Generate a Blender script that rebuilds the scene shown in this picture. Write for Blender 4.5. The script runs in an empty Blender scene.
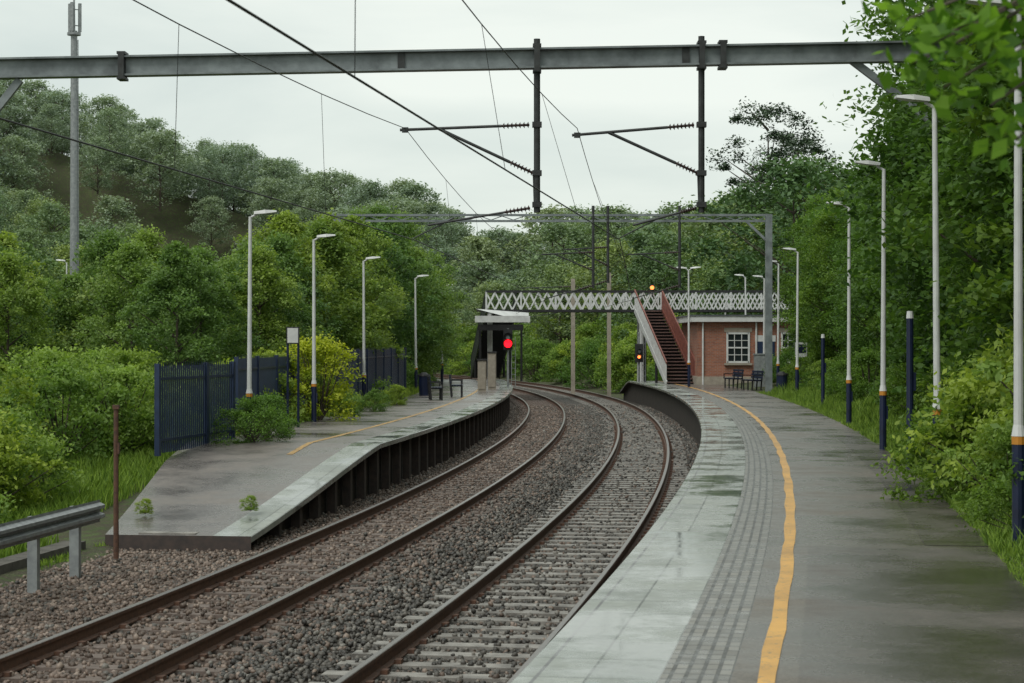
import bpy, math, random
import numpy as np
from mathutils import Vector
random.seed(7); rng=np.random.default_rng(7)
scene=bpy.context.scene
COL=scene.collection
# ------------------------------------------------------------------ helpers
def sm(a,b,x):
    t=np.clip((np.asarray(x,float)-a)/(b-a),0,1); return t*t*(3-2*t)
def new_mat(name):
    m=bpy.data.materials.new(name); m.use_nodes=True
    return m
def N(m,t,**k):
    n=m.node_tree.nodes.new(t)
    for a,b in k.items(): setattr(n,a,b)
    return n
def L(m,a,b): m.node_tree.links.new(a,b)
def bsdf(m): return m.node_tree.nodes['Principled BSDF']
def c4(c): return (c[0],c[1],c[2],1)
def mixc(m,fac,a,b,mode='MIX'):
    n=N(m,'ShaderNodeMix',data_type='RGBA',blend_type=mode)
    for sock,v in ((n.inputs[0],fac),(n.inputs[6],a),(n.inputs[7],b)):
        if hasattr(v,'is_linked') or hasattr(v,'links'): L(m,v,sock)
        elif isinstance(v,(int,float)): sock.default_value=v
        else: sock.default_value=c4(v)
    return n.outputs[2]
def math_(m,op,a,b=None,clamp=False):
    n=N(m,'ShaderNodeMath',operation=op,use_clamp=clamp)
    for i,v in enumerate((a,b)):
        if v is None: continue
        if isinstance(v,(int,float)): n.inputs[i].default_value=v
        else: L(m,v,n.inputs[i])
    return n.outputs[0]
def ramp(m,fac,stops):
    n=N(m,'ShaderNodeValToRGB'); e=n.color_ramp.elements
    while len(e)<len(stops): e.new(0.5)
    for i,(p,c) in enumerate(stops):
        e[i].position=p; e[i].color=c4(c) if not isinstance(c,(int,float)) else (c,c,c,1)
    L(m,fac,n.inputs[0]); return n.outputs[0]
def noise(m,vec,scale,detail=6,rough=.6):
    n=N(m,'ShaderNodeTexNoise'); n.inputs['Scale'].default_value=scale
    n.inputs['Detail'].default_value=detail; n.inputs['Roughness'].default_value=rough
    if vec is not None: L(m,vec,n.inputs['Vector'])
    return n.outputs[0]
def coord(m,k='Object'):
    return N(m,'ShaderNodeTexCoord').outputs[k]
def bump(m,h,strength,dist=.02):
    n=N(m,'ShaderNodeBump'); n.inputs['Strength'].default_value=strength; n.inputs['Distance'].default_value=dist
    L(m,h,n.inputs['Height']); L(m,n.outputs[0],bsdf(m).inputs['Normal'])
def simple(name,c1,c2=None,scale=6,rough=.6,metal=0,bmp=.15,spec=None):
    m=new_mat(name); c2=c2 or tuple(x*.65 for x in c1)
    v=coord(m); f=noise(m,v,scale)
    col=ramp(m,f,[(.3,c2),(.65,c1)])
    L(m,col,bsdf(m).inputs['Base Color']); bsdf(m).inputs['Roughness'].default_value=rough
    bsdf(m).inputs['Metallic'].default_value=metal
    if bmp: bump(m,noise(m,v,scale*6),bmp,.01)
    return m
# ------------------------------------------------------------------ mesh builder
class MB:
    def __init__(s): s.v=[];s.f=[];s.m=[]
    def box(s,c,size,mat=0,rot=0,axes=None):
        hx,hy,hz=size[0]/2,size[1]/2,size[2]/2; b=len(s.v); C=Vector(c)
        if axes is None:
            ca,sa=math.cos(rot),math.sin(rot)
            axes=(Vector((ca,sa,0)),Vector((-sa,ca,0)),Vector((0,0,1)))
        for dx in(-1,1):
            for dy in(-1,1):
                for dz in(-1,1):
                    s.v.append(tuple(C+axes[0]*dx*hx+axes[1]*dy*hy+axes[2]*dz*hz))
        for q in((0,1,3,2),(4,6,7,5),(0,4,5,1),(2,3,7,6),(0,2,6,4),(1,5,7,3)):
            s.f.append(tuple(b+i for i in q)); s.m.append(mat)
    def bar(s,p0,p1,w,h,mat=0,up=(0,0,1)):
        p0=Vector(p0);p1=Vector(p1);d=(p1-p0);l=d.length;d.normalize()
        u=Vector(up)
        if abs(d.dot(u))>.98: u=Vector((0,1,0))
        sd=d.cross(u).normalized(); u2=sd.cross(d).normalized()
        s.box((p0+p1)/2,(l,w,h),mat,axes=(d,sd,u2))
    def cyl(s,p0,p1,r0,r1=None,n=10,mat=0,cap=True):
        r1=r0 if r1 is None else r1
        p0=Vector(p0);p1=Vector(p1);d=(p1-p0).normalized()
        a=d.orthogonal().normalized();c=d.cross(a);b=len(s.v)
        for p,r in((p0,r0),(p1,r1)):
            for i in range(n):
                t=2*math.pi*i/n; s.v.append(tuple(p+a*math.cos(t)*r+c*math.sin(t)*r))
        for i in range(n):
            j=(i+1)%n; s.f.append((b+i,b+j,b+n+j,b+n+i)); s.m.append(mat)
        if cap:
            s.f.append(tuple(b+i for i in range(n))[::-1]); s.m.append(mat)
            s.f.append(tuple(b+n+i for i in range(n))); s.m.append(mat)
    def poly(s,pts,mat=0):
        b=len(s.v); s.v+= [tuple(p) for p in pts]; s.f.append(tuple(range(b,b+len(pts)))); s.m.append(mat)
    def obj(s,name,mats,parent=None,smooth=False):
        me=bpy.data.meshes.new(name); me.from_pydata(s.v,[],s.f)
        for m in mats: me.materials.append(m)
        me.polygons.foreach_set('material_index',s.m)
        if smooth: me.polygons.foreach_set('use_smooth',[True]*len(s.f))
        me.update(); o=bpy.data.objects.new(name,me); COL.objects.link(o)
        if parent: o.parent=parent
        return o
def empty(name):
    o=bpy.data.objects.new(name,None); COL.objects.link(o); return o
def np_mesh(name,verts,faces,matidx,mats,lv=None):
    k=faces.shape[1]; me=bpy.data.meshes.new(name)
    me.vertices.add(len(verts)); me.vertices.foreach_set('co',verts.astype(np.float32).ravel())
    me.loops.add(faces.size); me.loops.foreach_set('vertex_index',faces.astype(np.int32).ravel())
    me.polygons.add(len(faces)); me.polygons.foreach_set('loop_start',np.arange(0,faces.size,k,dtype=np.int32))
    try: me.polygons.foreach_set('loop_total',np.full(len(faces),k,dtype=np.int32))
    except Exception: pass
    for m in mats: me.materials.append(m)
    if matidx is not None: me.polygons.foreach_set('material_index',matidx.astype(np.int32))
    if lv is not None:
        a=me.attributes.new('lv','FLOAT','FACE'); a.data.foreach_set('value',lv.astype(np.float32))
    me.update(calc_edges=True); me.validate()
    return me
# ------------------------------------------------------------------ alignment
DS=.5
S=np.arange(-30,300,DS)
TH=.188-.002*S-np.where(S>85,(S-85)*.0008,0)
i0=int(30/DS)
PX=np.concatenate([[0],np.cumsum(np.sin((TH[1:]+TH[:-1])/2)*DS)]); PX=PX-PX[i0]-2.2
PY=np.concatenate([[0],np.cumsum(np.cos((TH[1:]+TH[:-1])/2)*DS)]); PY=PY-PY[i0]
def P(s,o,z=0):
    x=np.interp(s,S,PX);y=np.interp(s,S,PY);t=np.interp(s,S,TH)
    return (float(x+o*math.cos(t)),float(y-o*math.sin(t)),float(z))
def Pv(s,o):
    x=np.interp(s,S,PX);y=np.interp(s,S,PY);t=np.interp(s,S,TH)
    return x+o*np.cos(t),y-o*np.sin(t)
def heading(s): return float(np.interp(s,S,TH))
def so(x,y):
    x=np.atleast_1d(np.asarray(x,float)).ravel();y=np.atleast_1d(np.asarray(y,float)).ravel()
    so_=np.empty(len(x));oo=np.empty(len(x))
    for a in range(0,len(x),4000):
        X=x[a:a+4000,None];Y=y[a:a+4000,None]
        i=np.argmin((X-PX)**2+(Y-PY)**2,axis=1)
        so_[a:a+4000]=S[i]; dx=X[:,0]-PX[i];dy=Y[:,0]-PY[i]
        o=dx*np.cos(TH[i])-dy*np.sin(TH[i])
        d=np.hypot(dx,dy)
        oo[a:a+4000]=np.where(np.abs(d)>np.abs(o)+2,np.sign(o)*d,o)
    return so_,oo
def terr(x,y):
    x=np.atleast_1d(np.asarray(x,float)).ravel();y=np.atleast_1d(np.asarray(y,float)).ravel()
    s,o=so(x,y)
    z=-.6+sm(1,3,o)*1.44
    z=z+np.where(o>3.3,.09*(np.minimum(o,22)-3.3),0)+np.where(o>3.3,.03*np.sin(x*2.3+y*1.1)+.03*np.sin(y*3.1),0)*sm(3.3,4.2,o)
    zl=-.14+.74*sm(30,44,s)
    z=np.where(o<-7.4,-.6+(zl+.6)*sm(0,1.2,(-7.6-o)),z)
    z=np.where((o>1)&(s>112),-.6+(z+.6)*np.maximum(sm(4,9,o),1-sm(112,118,s)),z)
    hz=sm(118,310,y)*np.maximum(6.5,7.0-.325*np.maximum(x,-170))*sm(11,38,np.abs(o+3))
    z=z+hz+np.where(np.abs(o)>14,.5*np.sin(x*.11)*np.cos(y*.09),0)
    return z
# ------------------------------------------------------------------ ribbons
def ribbon(name,s0,s1,ds,prof,mat,parent=None,closed=False,smooth=False):
    ss=np.arange(s0,s1+1e-6,ds); verts=[];uv=[];k=None
    for s in ss:
        pr=prof(s) if callable(prof) else prof
        if closed: pr=list(pr)+[pr[0]]
        k=len(pr)
        for o,z in pr:
            verts.append(P(s,o,z)); uv.append((s,o))
    faces=[]
    for i in range(len(ss)-1):
        for j in range(k-1):
            a=i*k+j; faces.append((a,a+1,a+k+1,a+k))
    me=bpy.data.meshes.new(name); me.from_pydata(verts,[],faces)
    ul=me.uv_layers.new(name='UVMap')
    li=np.empty(len(me.loops),dtype=np.int32); me.loops.foreach_get('vertex_index',li)
    ul.data.foreach_set('uv',np.array(uv,dtype=np.float32)[li].ravel())
    me.materials.append(mat)
    if smooth: me.polygons.foreach_set('use_smooth',[True]*len(faces))
    me.update(); o=bpy.data.objects.new(name,me); COL.objects.link(o)
    if parent: o.parent=parent
    return o
# ------------------------------------------------------------------ materials
def uvsplit(m):
    u=coord(m,'UV'); sp=N(m,'ShaderNodeSeparateXYZ'); L(m,u,sp.inputs[0]); return u,sp.outputs[0],sp.outputs[1]
def asphalt_mat(name,base,wet=.5):
    m=new_mat(name); v=coord(m)
    n1=noise(m,v,.45,6,.68); n2=noise(m,v,55,3,.75); n3=noise(m,v,2.2,7,.75)
    c=ramp(m,n1,[(.32,tuple(x*.6 for x in base)),(.5,base),(.68,(base[0]*1.4,base[1]*1.36,base[2]*1.3))])
    c=mixc(m,.75,c,ramp(m,n2,[(.35,(.4,.4,.4)),(.7,(1.5,1.47,1.4))]),'MULTIPLY')
    c=mixc(m,ramp(m,n3,[(.52,0.),(.72,.6)]),c,tuple(x*.5 for x in base))
    L(m,c,bsdf(m).inputs['Base Color'])
    r=ramp(m,n1,[(.36,.12),(.5,.30),(.62,.52)]); L(m,r,bsdf(m).inputs['Roughness'])
    bump(m,n2,.35,.006); return m
def coping_mat():
    m=new_mat('concrete_coping'); u,us,uo=uvsplit(m)
    br=N(m,'ShaderNodeTexBrick'); br.offset=0; L(m,u,br.inputs['Vector'])
    br.inputs['Scale'].default_value=1; br.inputs['Brick Width'].default_value=.75; br.inputs['Row Height'].default_value=.45
    br.inputs['Mortar Size'].default_value=.010; br.inputs['Bias'].default_value=0
    br.inputs['Color1'].default_value=(.24,.26,.242,1); br.inputs['Color2'].default_value=(.34,.36,.335,1); br.inputs['Mortar'].default_value=(.10,.11,.10,1)
    n1=noise(m,u,.7,7,.68); n2=noise(m,u,9,6,.7)
    c=mixc(m,.75,br.outputs[0],ramp(m,n2,[(.3,(.66,.68,.66)),(.7,(1.15,1.15,1.12))]),'MULTIPLY')
    c=mixc(m,.85,c,ramp(m,n1,[(.38,(.5,.53,.53)),(.52,(.9,.9,.88)),(.66,(1.08,1.06,1.03))]),'MULTIPLY')
    g=math_(m,'LESS_THAN',math_(m,'ABSOLUTE',math_(m,'SUBTRACT',uo,.13)),.012)
    c=mixc(m,g,c,(.12,.12,.12))
    L(m,c,bsdf(m).inputs['Base Color'])
    L(m,ramp(m,n1,[(.42,.06),(.5,.22),(.6,.46)]),bsdf(m).inputs['Roughness'])
    bump(m,n2,.08,.004); return m
def tactile_mat():
    m=new_mat('tactile_paving'); u,us,uo=uvsplit(m)
    br=N(m,'ShaderNodeTexBrick'); br.offset=0; L(m,u,br.inputs['Vector'])
    br.inputs['Scale'].default_value=1; br.inputs['Brick Width'].default_value=.2; br.inputs['Row Height'].default_value=.096
    br.inputs['Mortar Size'].default_value=.014; br.inputs['Bias'].default_value=-.1
    br.inputs['Color1'].default_value=(.16,.153,.14,1); br.inputs['Color2'].default_value=(.27,.26,.24,1); br.inputs['Mortar'].default_value=(.05,.048,.045,1)
    n2=noise(m,u,3,7,.75)
    c=mixc(m,.85,br.outputs[0],ramp(m,n2,[(.3,(.45,.45,.45)),(.7,(1.25,1.22,1.15))]),'MULTIPLY')
    L(m,c,bsdf(m).inputs['Base Color']); L(m,ramp(m,n2,[(.35,.18),(.6,.45)]),bsdf(m).inputs['Roughness'])
    bump(m,math_(m,'MULTIPLY',br.outputs[1],-1.),.6,.01); return m
def paint_mat(name,col,under,wear=.6):
    m=new_mat(name); v=coord(m); n=noise(m,v,16,8,.75); n2=noise(m,v,1.2,4,.6)
    c=mixc(m,ramp(m,n,[(wear-.03,0.),(wear+.07,1.)]),col,under)
    c=mixc(m,.8,c,ramp(m,n2,[(.3,(.55,.52,.5)),(.65,(1.1,1.1,1.1))]),'MULTIPLY')
    L(m,c,bsdf(m).inputs['Base Color']); bsdf(m).inputs['Roughness'].default_value=.42; return m
def ballast_mat():
    m=new_mat('ballast'); u,us,uo=uvsplit(m); v=coord(m)
    vo=N(m,'ShaderNodeTexVoronoi'); vo.inputs['Scale'].default_value=17; L(m,v,vo.inputs['Vector'])
    sp=N(m,'ShaderNodeSeparateColor'); L(m,vo.outputs['Color'],sp.inputs[0])
    f=math_(m,'DIVIDE',math_(m,'ADD',uo,9),10.)
    n=noise(m,v,1.1,4,.6); f=math_(m,'ADD',f,math_(m,'MULTIPLY',math_(m,'SUBTRACT',n,.5),.12))
    zone=ramp(m,f,[(.0,(.12,.10,.08)),(.3,(.165,.12,.095)),(.48,(.155,.115,.092)),(.56,(.088,.078,.067)),(.68,(.076,.069,.06)),(.8,(.08,.07,.06)),(1.,(.07,.06,.05))])
    c=mixc(m,.95,zone,ramp(m,sp.outputs[0],[(0,(.25,.25,.25)),(1,(1.6,1.5,1.4))]),'MULTIPLY')
    c=mixc(m,.8,c,ramp(m,vo.outputs['Distance'],[(.25,(1.1,1.1,1.1)),(.75,(.25,.25,.25))]),'MULTIPLY')
    L(m,c,bsdf(m).inputs['Base Color']); bsdf(m).inputs['Roughness'].default_value=.7
    bump(m,math_(m,'MULTIPLY',vo.outputs['Distance'],-1.),1,.05); return m
def stone_mat():
    m=new_mat('ballast_stone'); a=N(m,'ShaderNodeAttribute',attribute_name='lv')
    c=ramp(m,a.outputs['Fac'],[(0,(.035,.032,.028)),(.3,(.105,.096,.083)),(.5,(.23,.215,.19)),(.52,(.07,.050,.038)),(.8,(.17,.122,.095)),(1,(.31,.245,.20))])
    v=coord(m); n=noise(m,v,.8,4,.6)
    c=mixc(m,.7,c,ramp(m,n,[(.35,(.6,.57,.54)),(.65,(1.2,1.2,1.2))]),'MULTIPLY')
    L(m,c,bsdf(m).inputs['Base Color']); bsdf(m).inputs['Roughness'].default_value=.5; return m
def leaf_mat(name,dark,light,trans=.35,var=.25,hue=None,haze_tint=False):
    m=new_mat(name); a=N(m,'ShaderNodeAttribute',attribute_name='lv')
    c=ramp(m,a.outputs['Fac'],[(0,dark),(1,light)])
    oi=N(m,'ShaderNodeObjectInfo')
    alt=hue or (1.15,1.0,.7)
    c=mixc(m,1.,c,ramp(m,oi.outputs['Random'],[(0,(1-var*1.1,1-var*.8,1-var*.5)),(.5,(1,1,1)),(1,tuple(x*(1+var*.5) for x in alt))]),'MULTIPLY')
    if haze_tint:
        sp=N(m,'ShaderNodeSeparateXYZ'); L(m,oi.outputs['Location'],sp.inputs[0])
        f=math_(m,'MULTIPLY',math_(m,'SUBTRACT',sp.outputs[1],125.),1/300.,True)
        c=mixc(m,f,c,(.34,.42,.35))  # distance haze painted into the leaf colour, paler with the tree's world Y
    b=bsdf(m); L(m,c,b.inputs['Base Color']); b.inputs['Roughness'].default_value=.55
    b.inputs['Specular IOR Level'].default_value=.3
    if trans>0:
        t=N(m,'ShaderNodeBsdfTranslucent'); L(m,mixc(m,1.,c,(1.3,1.35,.7),'MULTIPLY'),t.inputs[0])
        mx=N(m,'ShaderNodeMixShader'); mx.inputs[0].default_value=trans
        L(m,b.outputs[0],mx.inputs[1]); L(m,t.outputs[0],mx.inputs[2])
        L(m,mx.outputs[0],m.node_tree.nodes['Material Output'].inputs[0])
    return m
def brick_mat(name,c1,c2,mortar,sc=1):
    m=new_mat(name); v=coord(m); sp=N(m,'ShaderNodeSeparateXYZ'); L(m,v,sp.inputs[0])
    cb=N(m,'ShaderNodeCombineXYZ'); L(m,math_(m,'ADD',sp.outputs[0],sp.outputs[1]),cb.inputs[0]); L(m,sp.outputs[2],cb.inputs[1])
    br=N(m,'ShaderNodeTexBrick'); L(m,cb.outputs[0],br.inputs['Vector']); br.inputs['Scale'].default_value=sc
    br.inputs['Brick Width'].default_value=.23; br.inputs['Row Height'].default_value=.075; br.inputs['Mortar Size'].default_value=.008
    br.inputs['Color1'].default_value=c4(c1); br.inputs['Color2'].default_value=c4(c2); br.inputs['Mortar'].default_value=c4(mortar)
    n=noise(m,v,1.3,5,.7)
    c=mixc(m,.7,br.outputs[0],ramp(m,n,[(.3,(.6,.6,.6)),(.7,(1.15,1.15,1.15))]),'MULTIPLY')
    L(m,c,bsdf(m).inputs['Base Color']); bsdf(m).inputs['Roughness'].default_value=.8; return m
M={}
M['asph']=asphalt_mat('asphalt_platform',(.14,.126,.112))
M['asph2']=asphalt_mat('asphalt_patch',(.11,.098,.09))
M['asphL']=asphalt_mat('asphalt_left',(.17,.153,.145))
M['coping']=coping_mat(); M['tact']=tactile_mat()
M['yellow']=paint_mat('yellow_line_paint',(.70,.37,.06),(.17,.14,.10),.58)
M['yellowL']=paint_mat('yellow_line_faded',(.60,.33,.05),(.17,.14,.10),.52)
M['ballast']=ballast_mat(); M['stone']=stone_mat()
M['railside']=simple('rail_rust',(.13,.062,.036),(.055,.03,.022),20,.75)
M['railtop']=simple('rail_head',(.20,.17,.155),(.09,.07,.06),30,.3,.8,0)
M['sleeper']=simple('sleeper_concrete',(.32,.30,.27),(.10,.09,.08),3.5,.6)
M['sleeperb']=simple('sleeper_dirty',(.19,.15,.13),(.10,.075,.06),6,.8)
M['white']=simple('white_paint',(.66,.67,.66),(.5,.51,.5),3,.45,0,.03)
M['navy']=simple('navy_paint',(.012,.02,.06),(.006,.01,.03),4,.4,0,.03)
M['bluefence']=simple('blue_fence_paint',(.018,.035,.085),(.01,.02,.05),5,.45,0,.03)
M['orange']=simple('orange_band',(.6,.25,.03),None,5,.5,0,0)
M['galv']=simple('galvanised_steel',(.33,.35,.35),(.2,.21,.22),7,.5,.4)
M['boom']=simple('gantry_steel',(.26,.29,.295),(.12,.135,.14),2.2,.5,.25)
M['tube']=simple('drop_tube_steel',(.055,.06,.06),(.03,.03,.03),7,.55,.3)
M['rustysteel']=simple('rusty_steel',(.08,.058,.05),(.045,.038,.036),9,.7,.2)
M['dark']=simple('dark_steel',(.03,.03,.032),(.018,.018,.02),8,.5,.2)
M['ins']=simple('insulator_brown',(.045,.024,.02),(.025,.014,.012),9,.25,0,0)
M['wire']=simple('wire_copper',(.03,.033,.03),(.02,.02,.02),9,.5,.5,0)
M['brick']=brick_mat('brick_wall',(.38,.14,.075),(.27,.095,.055),(.27,.23,.20))
M['dbrick']=brick_mat('dirty_brick',(.06,.045,.035),(.035,.028,.025),(.05,.045,.04))
M['slate']=simple('slate_roof',(.11,.12,.13),(.06,.065,.075),5,.5)
M['glass']=simple('window_glass',(.02,.025,.03),(.015,.02,.02),2,.08,0,0)
M['bark']=simple('bark',(.10,.08,.06),(.045,.037,.028),7,.9)
M['stonew']=simple('sandstone',(.36,.32,.26),(.25,.22,.18),5,.8)
M['lens']=simple('lamp_lens',(.55,.57,.56),(.5,.5,.5),5,.3,0,0)
M['redrail']=simple('red_brown_paint',(.26,.09,.065),(.15,.05,.04),5,.5)
M['greenp']=simple('green_grey_paint',(.05,.06,.05),(.03,.035,.03),5,.5)
def emit(name,c,st):
    m=new_mat(name); b=bsdf(m); b.inputs['Base Color'].default_value=c4((c[0]*.5,c[1]*.5,c[2]*.5)); b.inputs['Emission Color'].default_value=c4(c); b.inputs['Emission Strength'].default_value=st; return m
M['red']=emit('signal_red_light',(1,.004,.010),5); M['amb']=emit('amber_light',(1,.22,.05),3)
LF={}
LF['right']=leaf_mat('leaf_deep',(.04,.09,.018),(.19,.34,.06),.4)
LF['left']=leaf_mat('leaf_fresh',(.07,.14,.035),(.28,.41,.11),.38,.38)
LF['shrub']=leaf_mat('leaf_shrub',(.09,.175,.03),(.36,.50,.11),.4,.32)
LF['hill']=leaf_mat('leaf_hill',(.07,.125,.045),(.26,.37,.12),.25,.4,haze_tint=True)
LF['far']=leaf_mat('leaf_far_hill',(.08,.13,.06),(.26,.35,.14),.25,.4,haze_tint=True)  # far trees: paler base, aerial haze put into the leaf colour
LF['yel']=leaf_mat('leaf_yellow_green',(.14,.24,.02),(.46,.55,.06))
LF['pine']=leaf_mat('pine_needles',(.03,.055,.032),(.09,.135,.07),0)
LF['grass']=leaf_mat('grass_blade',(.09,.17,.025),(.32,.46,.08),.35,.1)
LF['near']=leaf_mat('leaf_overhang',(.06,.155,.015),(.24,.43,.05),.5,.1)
# ------------------------------------------------------------------ ground terrain
def axis(lo,hi,step,far):
    a=list(np.arange(lo,hi+1e-6,step)); st=step
    while a[-1]<far: st*=1.12; a.append(a[-1]+st)
    st=step
    while a[0]>-far: st*=1.12; a.insert(0,a[0]-st)
    return np.array(a)
gx=axis(-26,22,.6,2500); gy=axis(-10,135,.9,2500)
XX,YY=np.meshgrid(gx,gy); Z=terr(XX,YY)
V=np.stack([XX.ravel(),YY.ravel(),Z],1)
nx,ny=len(gx),len(gy)
I=np.arange((ny-1)*nx).reshape(ny-1,nx)[:,:-1].ravel()
F=np.stack([I,I+1,I+nx+1,I+nx],1)
gm=new_mat('grass_ground'); v=coord(gm)
c=ramp(gm,noise(gm,v,.7,8,.7),[(.3,(.035,.06,.015)),(.5,(.07,.115,.025)),(.72,(.12,.17,.05))])
c=mixc(gm,ramp(gm,noise(gm,v,3.3,5,.7),[(.38,0.),(.55,.85)]),c,(.075,.058,.042))
c=mixc(gm,.8,c,ramp(gm,noise(gm,v,24,5,.8),[(.35,(.4,.4,.4)),(.65,(1.4,1.4,1.4))]),'MULTIPLY')
L(gm,c,bsdf(gm).inputs['Base Color']); bsdf(gm).inputs['Roughness'].default_value=.95; bump(gm,noise(gm,v,14,6,.7),.8,.06)
me=np_mesh('ground',V,F,None,[gm]); me.polygons.foreach_set('use_smooth',[True]*len(F))
g=bpy.data.objects.new('ground',me); COL.objects.link(g)
# ------------------------------------------------------------------ railway
TC=(-1.58,-5.08); HALF=.7525
ribbon('ballast_bed',-28,255,1,[(-9.8,-.5),(-8.9,-.2),(-6.9,-.205),(-3.3,-.205),(-.3,-.205),(.3,-.25)],M['ballast'])
for ti,tc in enumerate(TC):
    par=empty('railway_track')
    for side in(-1,1):
        o=tc+side*HALF
        prof=[(o-.07,-.168),(o-.07,-.155),(o-.012,-.14),(o-.012,-.045),(o-.036,-.035),(o-.036,-.004),(o+.036,-.004),(o+.036,-.035),(o+.012,-.045),(o+.012,-.14),(o+.07,-.155),(o+.07,-.168)]
        ribbon('rail_body',-28,250,1,prof,M['railside'],par)
        ribbon('rail_head',-28,250,1,[(o-.034,-.0035),(o-.028,.002),(o+.028,.002),(o+.034,-.0035)],M['railtop'],par)
    mb=MB(); mf=MB()
    for s in np.arange(-20,190,.65):
        s=s+random.uniform(-.015,.015); c=P(s,tc,-.235); h=heading(s)
        mb.box(c,(2.5,.25,.13),0,rot=-h)
        if 8<s<75:
            for side in(-1,1):
                for q in(-.1,.1):
                    c=P(s,tc+side*HALF+q,-.15); mf.box(c,(.07,.11,.045),0,rot=-h)
    mb.obj('sleepers',[M['sleeper'] if ti==0 else M['sleeperb']],par)
    mf.obj('rail_clips',[M['railside']],par)
ico=np.array([(0,0,1)]+[(math.cos(a)*.894,math.sin(a)*.894,.447) for a in np.arange(5)*2*math.pi/5]+[(math.cos(a+math.pi/5)*.894,math.sin(a+math.pi/5)*.894,-.447) for a in np.arange(5)*2*math.pi/5]+[(0,0,-1)])
icf=[]
for i in range(5):
    j=(i+1)%5; icf+=[(0,1+i,1+j),(1+i,6+i,1+j),(1+j,6+i,6+j),(11,6+j,6+i)]
icf=np.array(icf)
n=108000
s=12+88*rng.random(n)**1.75; o=rng.uniform(-8.98,.1,n)
keep=np.ones(n,bool)
ph=np.abs(((s+20+.325)%.65)-.325)<.13
for ti,tc in enumerate(TC):
    on=ph&(np.abs(o-tc)<1.26); keep&=~(on&(rng.random(n)<(.84 if ti==0 else .5)))
    for sd in (-1,1): keep&=np.abs(o-(tc+sd*HALF))>.1
s=s[keep];o=o[keep];n=len(s)
x,y=Pv(s,o); inSl=(np.abs(((s+20+.325)%.65)-.325)<.13)
z=-.205+rng.uniform(-.004,.02,n)
z=np.where(inSl&((np.abs(o-TC[1])<1.26)|(np.abs(o-TC[0])<1.26)),-.16,z)
z=z+.045*np.exp(-((o+3.33)/.45)**2)
r=rng.uniform(.018,.04,n)*(1+.3*sm(32,70,s))
R=rng.normal(size=(n,3,3)); R,_=np.linalg.qr(R)
sc=rng.uniform(.65,1.25,(n,1,3)); jit=1+rng.uniform(-.22,.22,(n,12,1))
vv=(ico[None]*jit*sc*r[:,None,None])@R
vv+=np.stack([x,y,z],1)[:,None,:]
ff=icf[None]+(np.arange(n)*12)[:,None,None]
rust=1/(1+np.exp((o+3.9)/.4)); rust=np.where(o>-2.6,.14,rust)
isr=rng.random(n)<rust*.8+.08
lv=np.where(isr,.53+.45*rng.random(n)**1.3,.5*rng.random(n)**1.5)
me=np_mesh('ballast_stones',vv.reshape(-1,3),ff.reshape(-1,3),None,[M['stone']],np.repeat(lv,20))
COL.objects.link(bpy.data.objects.new('ballast_stones',me))
# ------------------------------------------------------------------ platforms
RP=empty('station_platform')
PZ=.9
def rz(s): return PZ-(.85*float(sm(107,114,s)))
E0,E1=-14,112
ribbon('coping',E0,E1,1,lambda s:[(0.0,rz(s)-.09),(0.0,rz(s)-.012),(.012,rz(s)),(.9,rz(s))],M['coping'],RP)
ribbon('coping_soffit',E0,E1,1,lambda s:[(.22,rz(s)-.09),(0.0,rz(s)-.09)],M['dbrick'],RP)
ribbon('platform_face',E0,E1,1,lambda s:[(.22,-.6),(.22,rz(s)-.09)],M['dbrick'],RP)
ribbon('tactile_strip',E0,E1,1,lambda s:[(.9,rz(s)),(1.34,rz(s))],M['tact'],RP)
ribbon('asphalt_surface',E0,E1,1,lambda s:[(1.34,rz(s)),(3.72,rz(s)),(3.72,rz(s)-.4)],M['asph'],RP)
ribbon('asphalt_patch',-14,21.3,1,lambda s:[(1.75,rz(s)+.004),(3.6,rz(s)+.004)],M['asph2'],RP)
ribbon('asphalt_trench_patch',21.3,46,1,lambda s:[(2.95,rz(s)+.004),(3.6,rz(s)+.004)],M['asph2'],RP)
ribbon('yellow_line',E0,110,.5,lambda s:[(1.50+.01*math.sin(s*2.1)+random.uniform(-.004,.004),rz(s)+.008),(1.62+.008*math.sin(s*1.7+1)+random.uniform(-.004,.004),rz(s)+.008)],M['yellow'],RP)
LP=empty('station_platform')
LE=-6.55
def lz(s): return .02+.88*float(sm(28.5,41.5,s)*.35+np.clip((s-30)/11,0,1)*.65)
def lw(s): return float(np.interp(s,[30,38,42,60,112],[2.3,3.7,4.2,4.6,4.6]))
ribbon('coping',30,112,1,lambda s:[(LE,lz(s)-.1),(LE,lz(s)-.012),(LE-.012,lz(s)),(LE-.6,lz(s))],M['coping'],LP)
ribbon('coping_soffit',30,112,1,lambda s:[(LE-.3,lz(s)-.1),(LE,lz(s)-.1)],M['dbrick'],LP)
ribbon('platform_face',30,112,1,lambda s:[(LE-.34,-.6),(LE-.34,lz(s)-.1)],M['dbrick'],LP)
ribbon('asphalt_surface',30,112,1,lambda s:[(LE-.6,lz(s)),(LE-lw(s),lz(s)),(LE-lw(s),lz(s)-.7)],M['asphL'],LP)
ribbon('yellow_line',39,110,.5,lambda s:[(LE-1.42,lz(s)+.006),(LE-1.54,lz(s)+.006)],M['yellowL'],LP)
mb=MB()
mb.poly([P(30,LE,-.5),P(30,LE,lz(30)),P(30,LE-2.3,lz(30)),P(30,LE-2.3,-.5)])
for s in np.arange(31,111,1.5):
    zt=lz(s)-.1; mb.box(P(s,LE-.22,(zt-.5)/2),(.16,.2,zt+.5),0,rot=-heading(s))
mb.obj('trestle_posts',[M['rustysteel']],LP)
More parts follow.
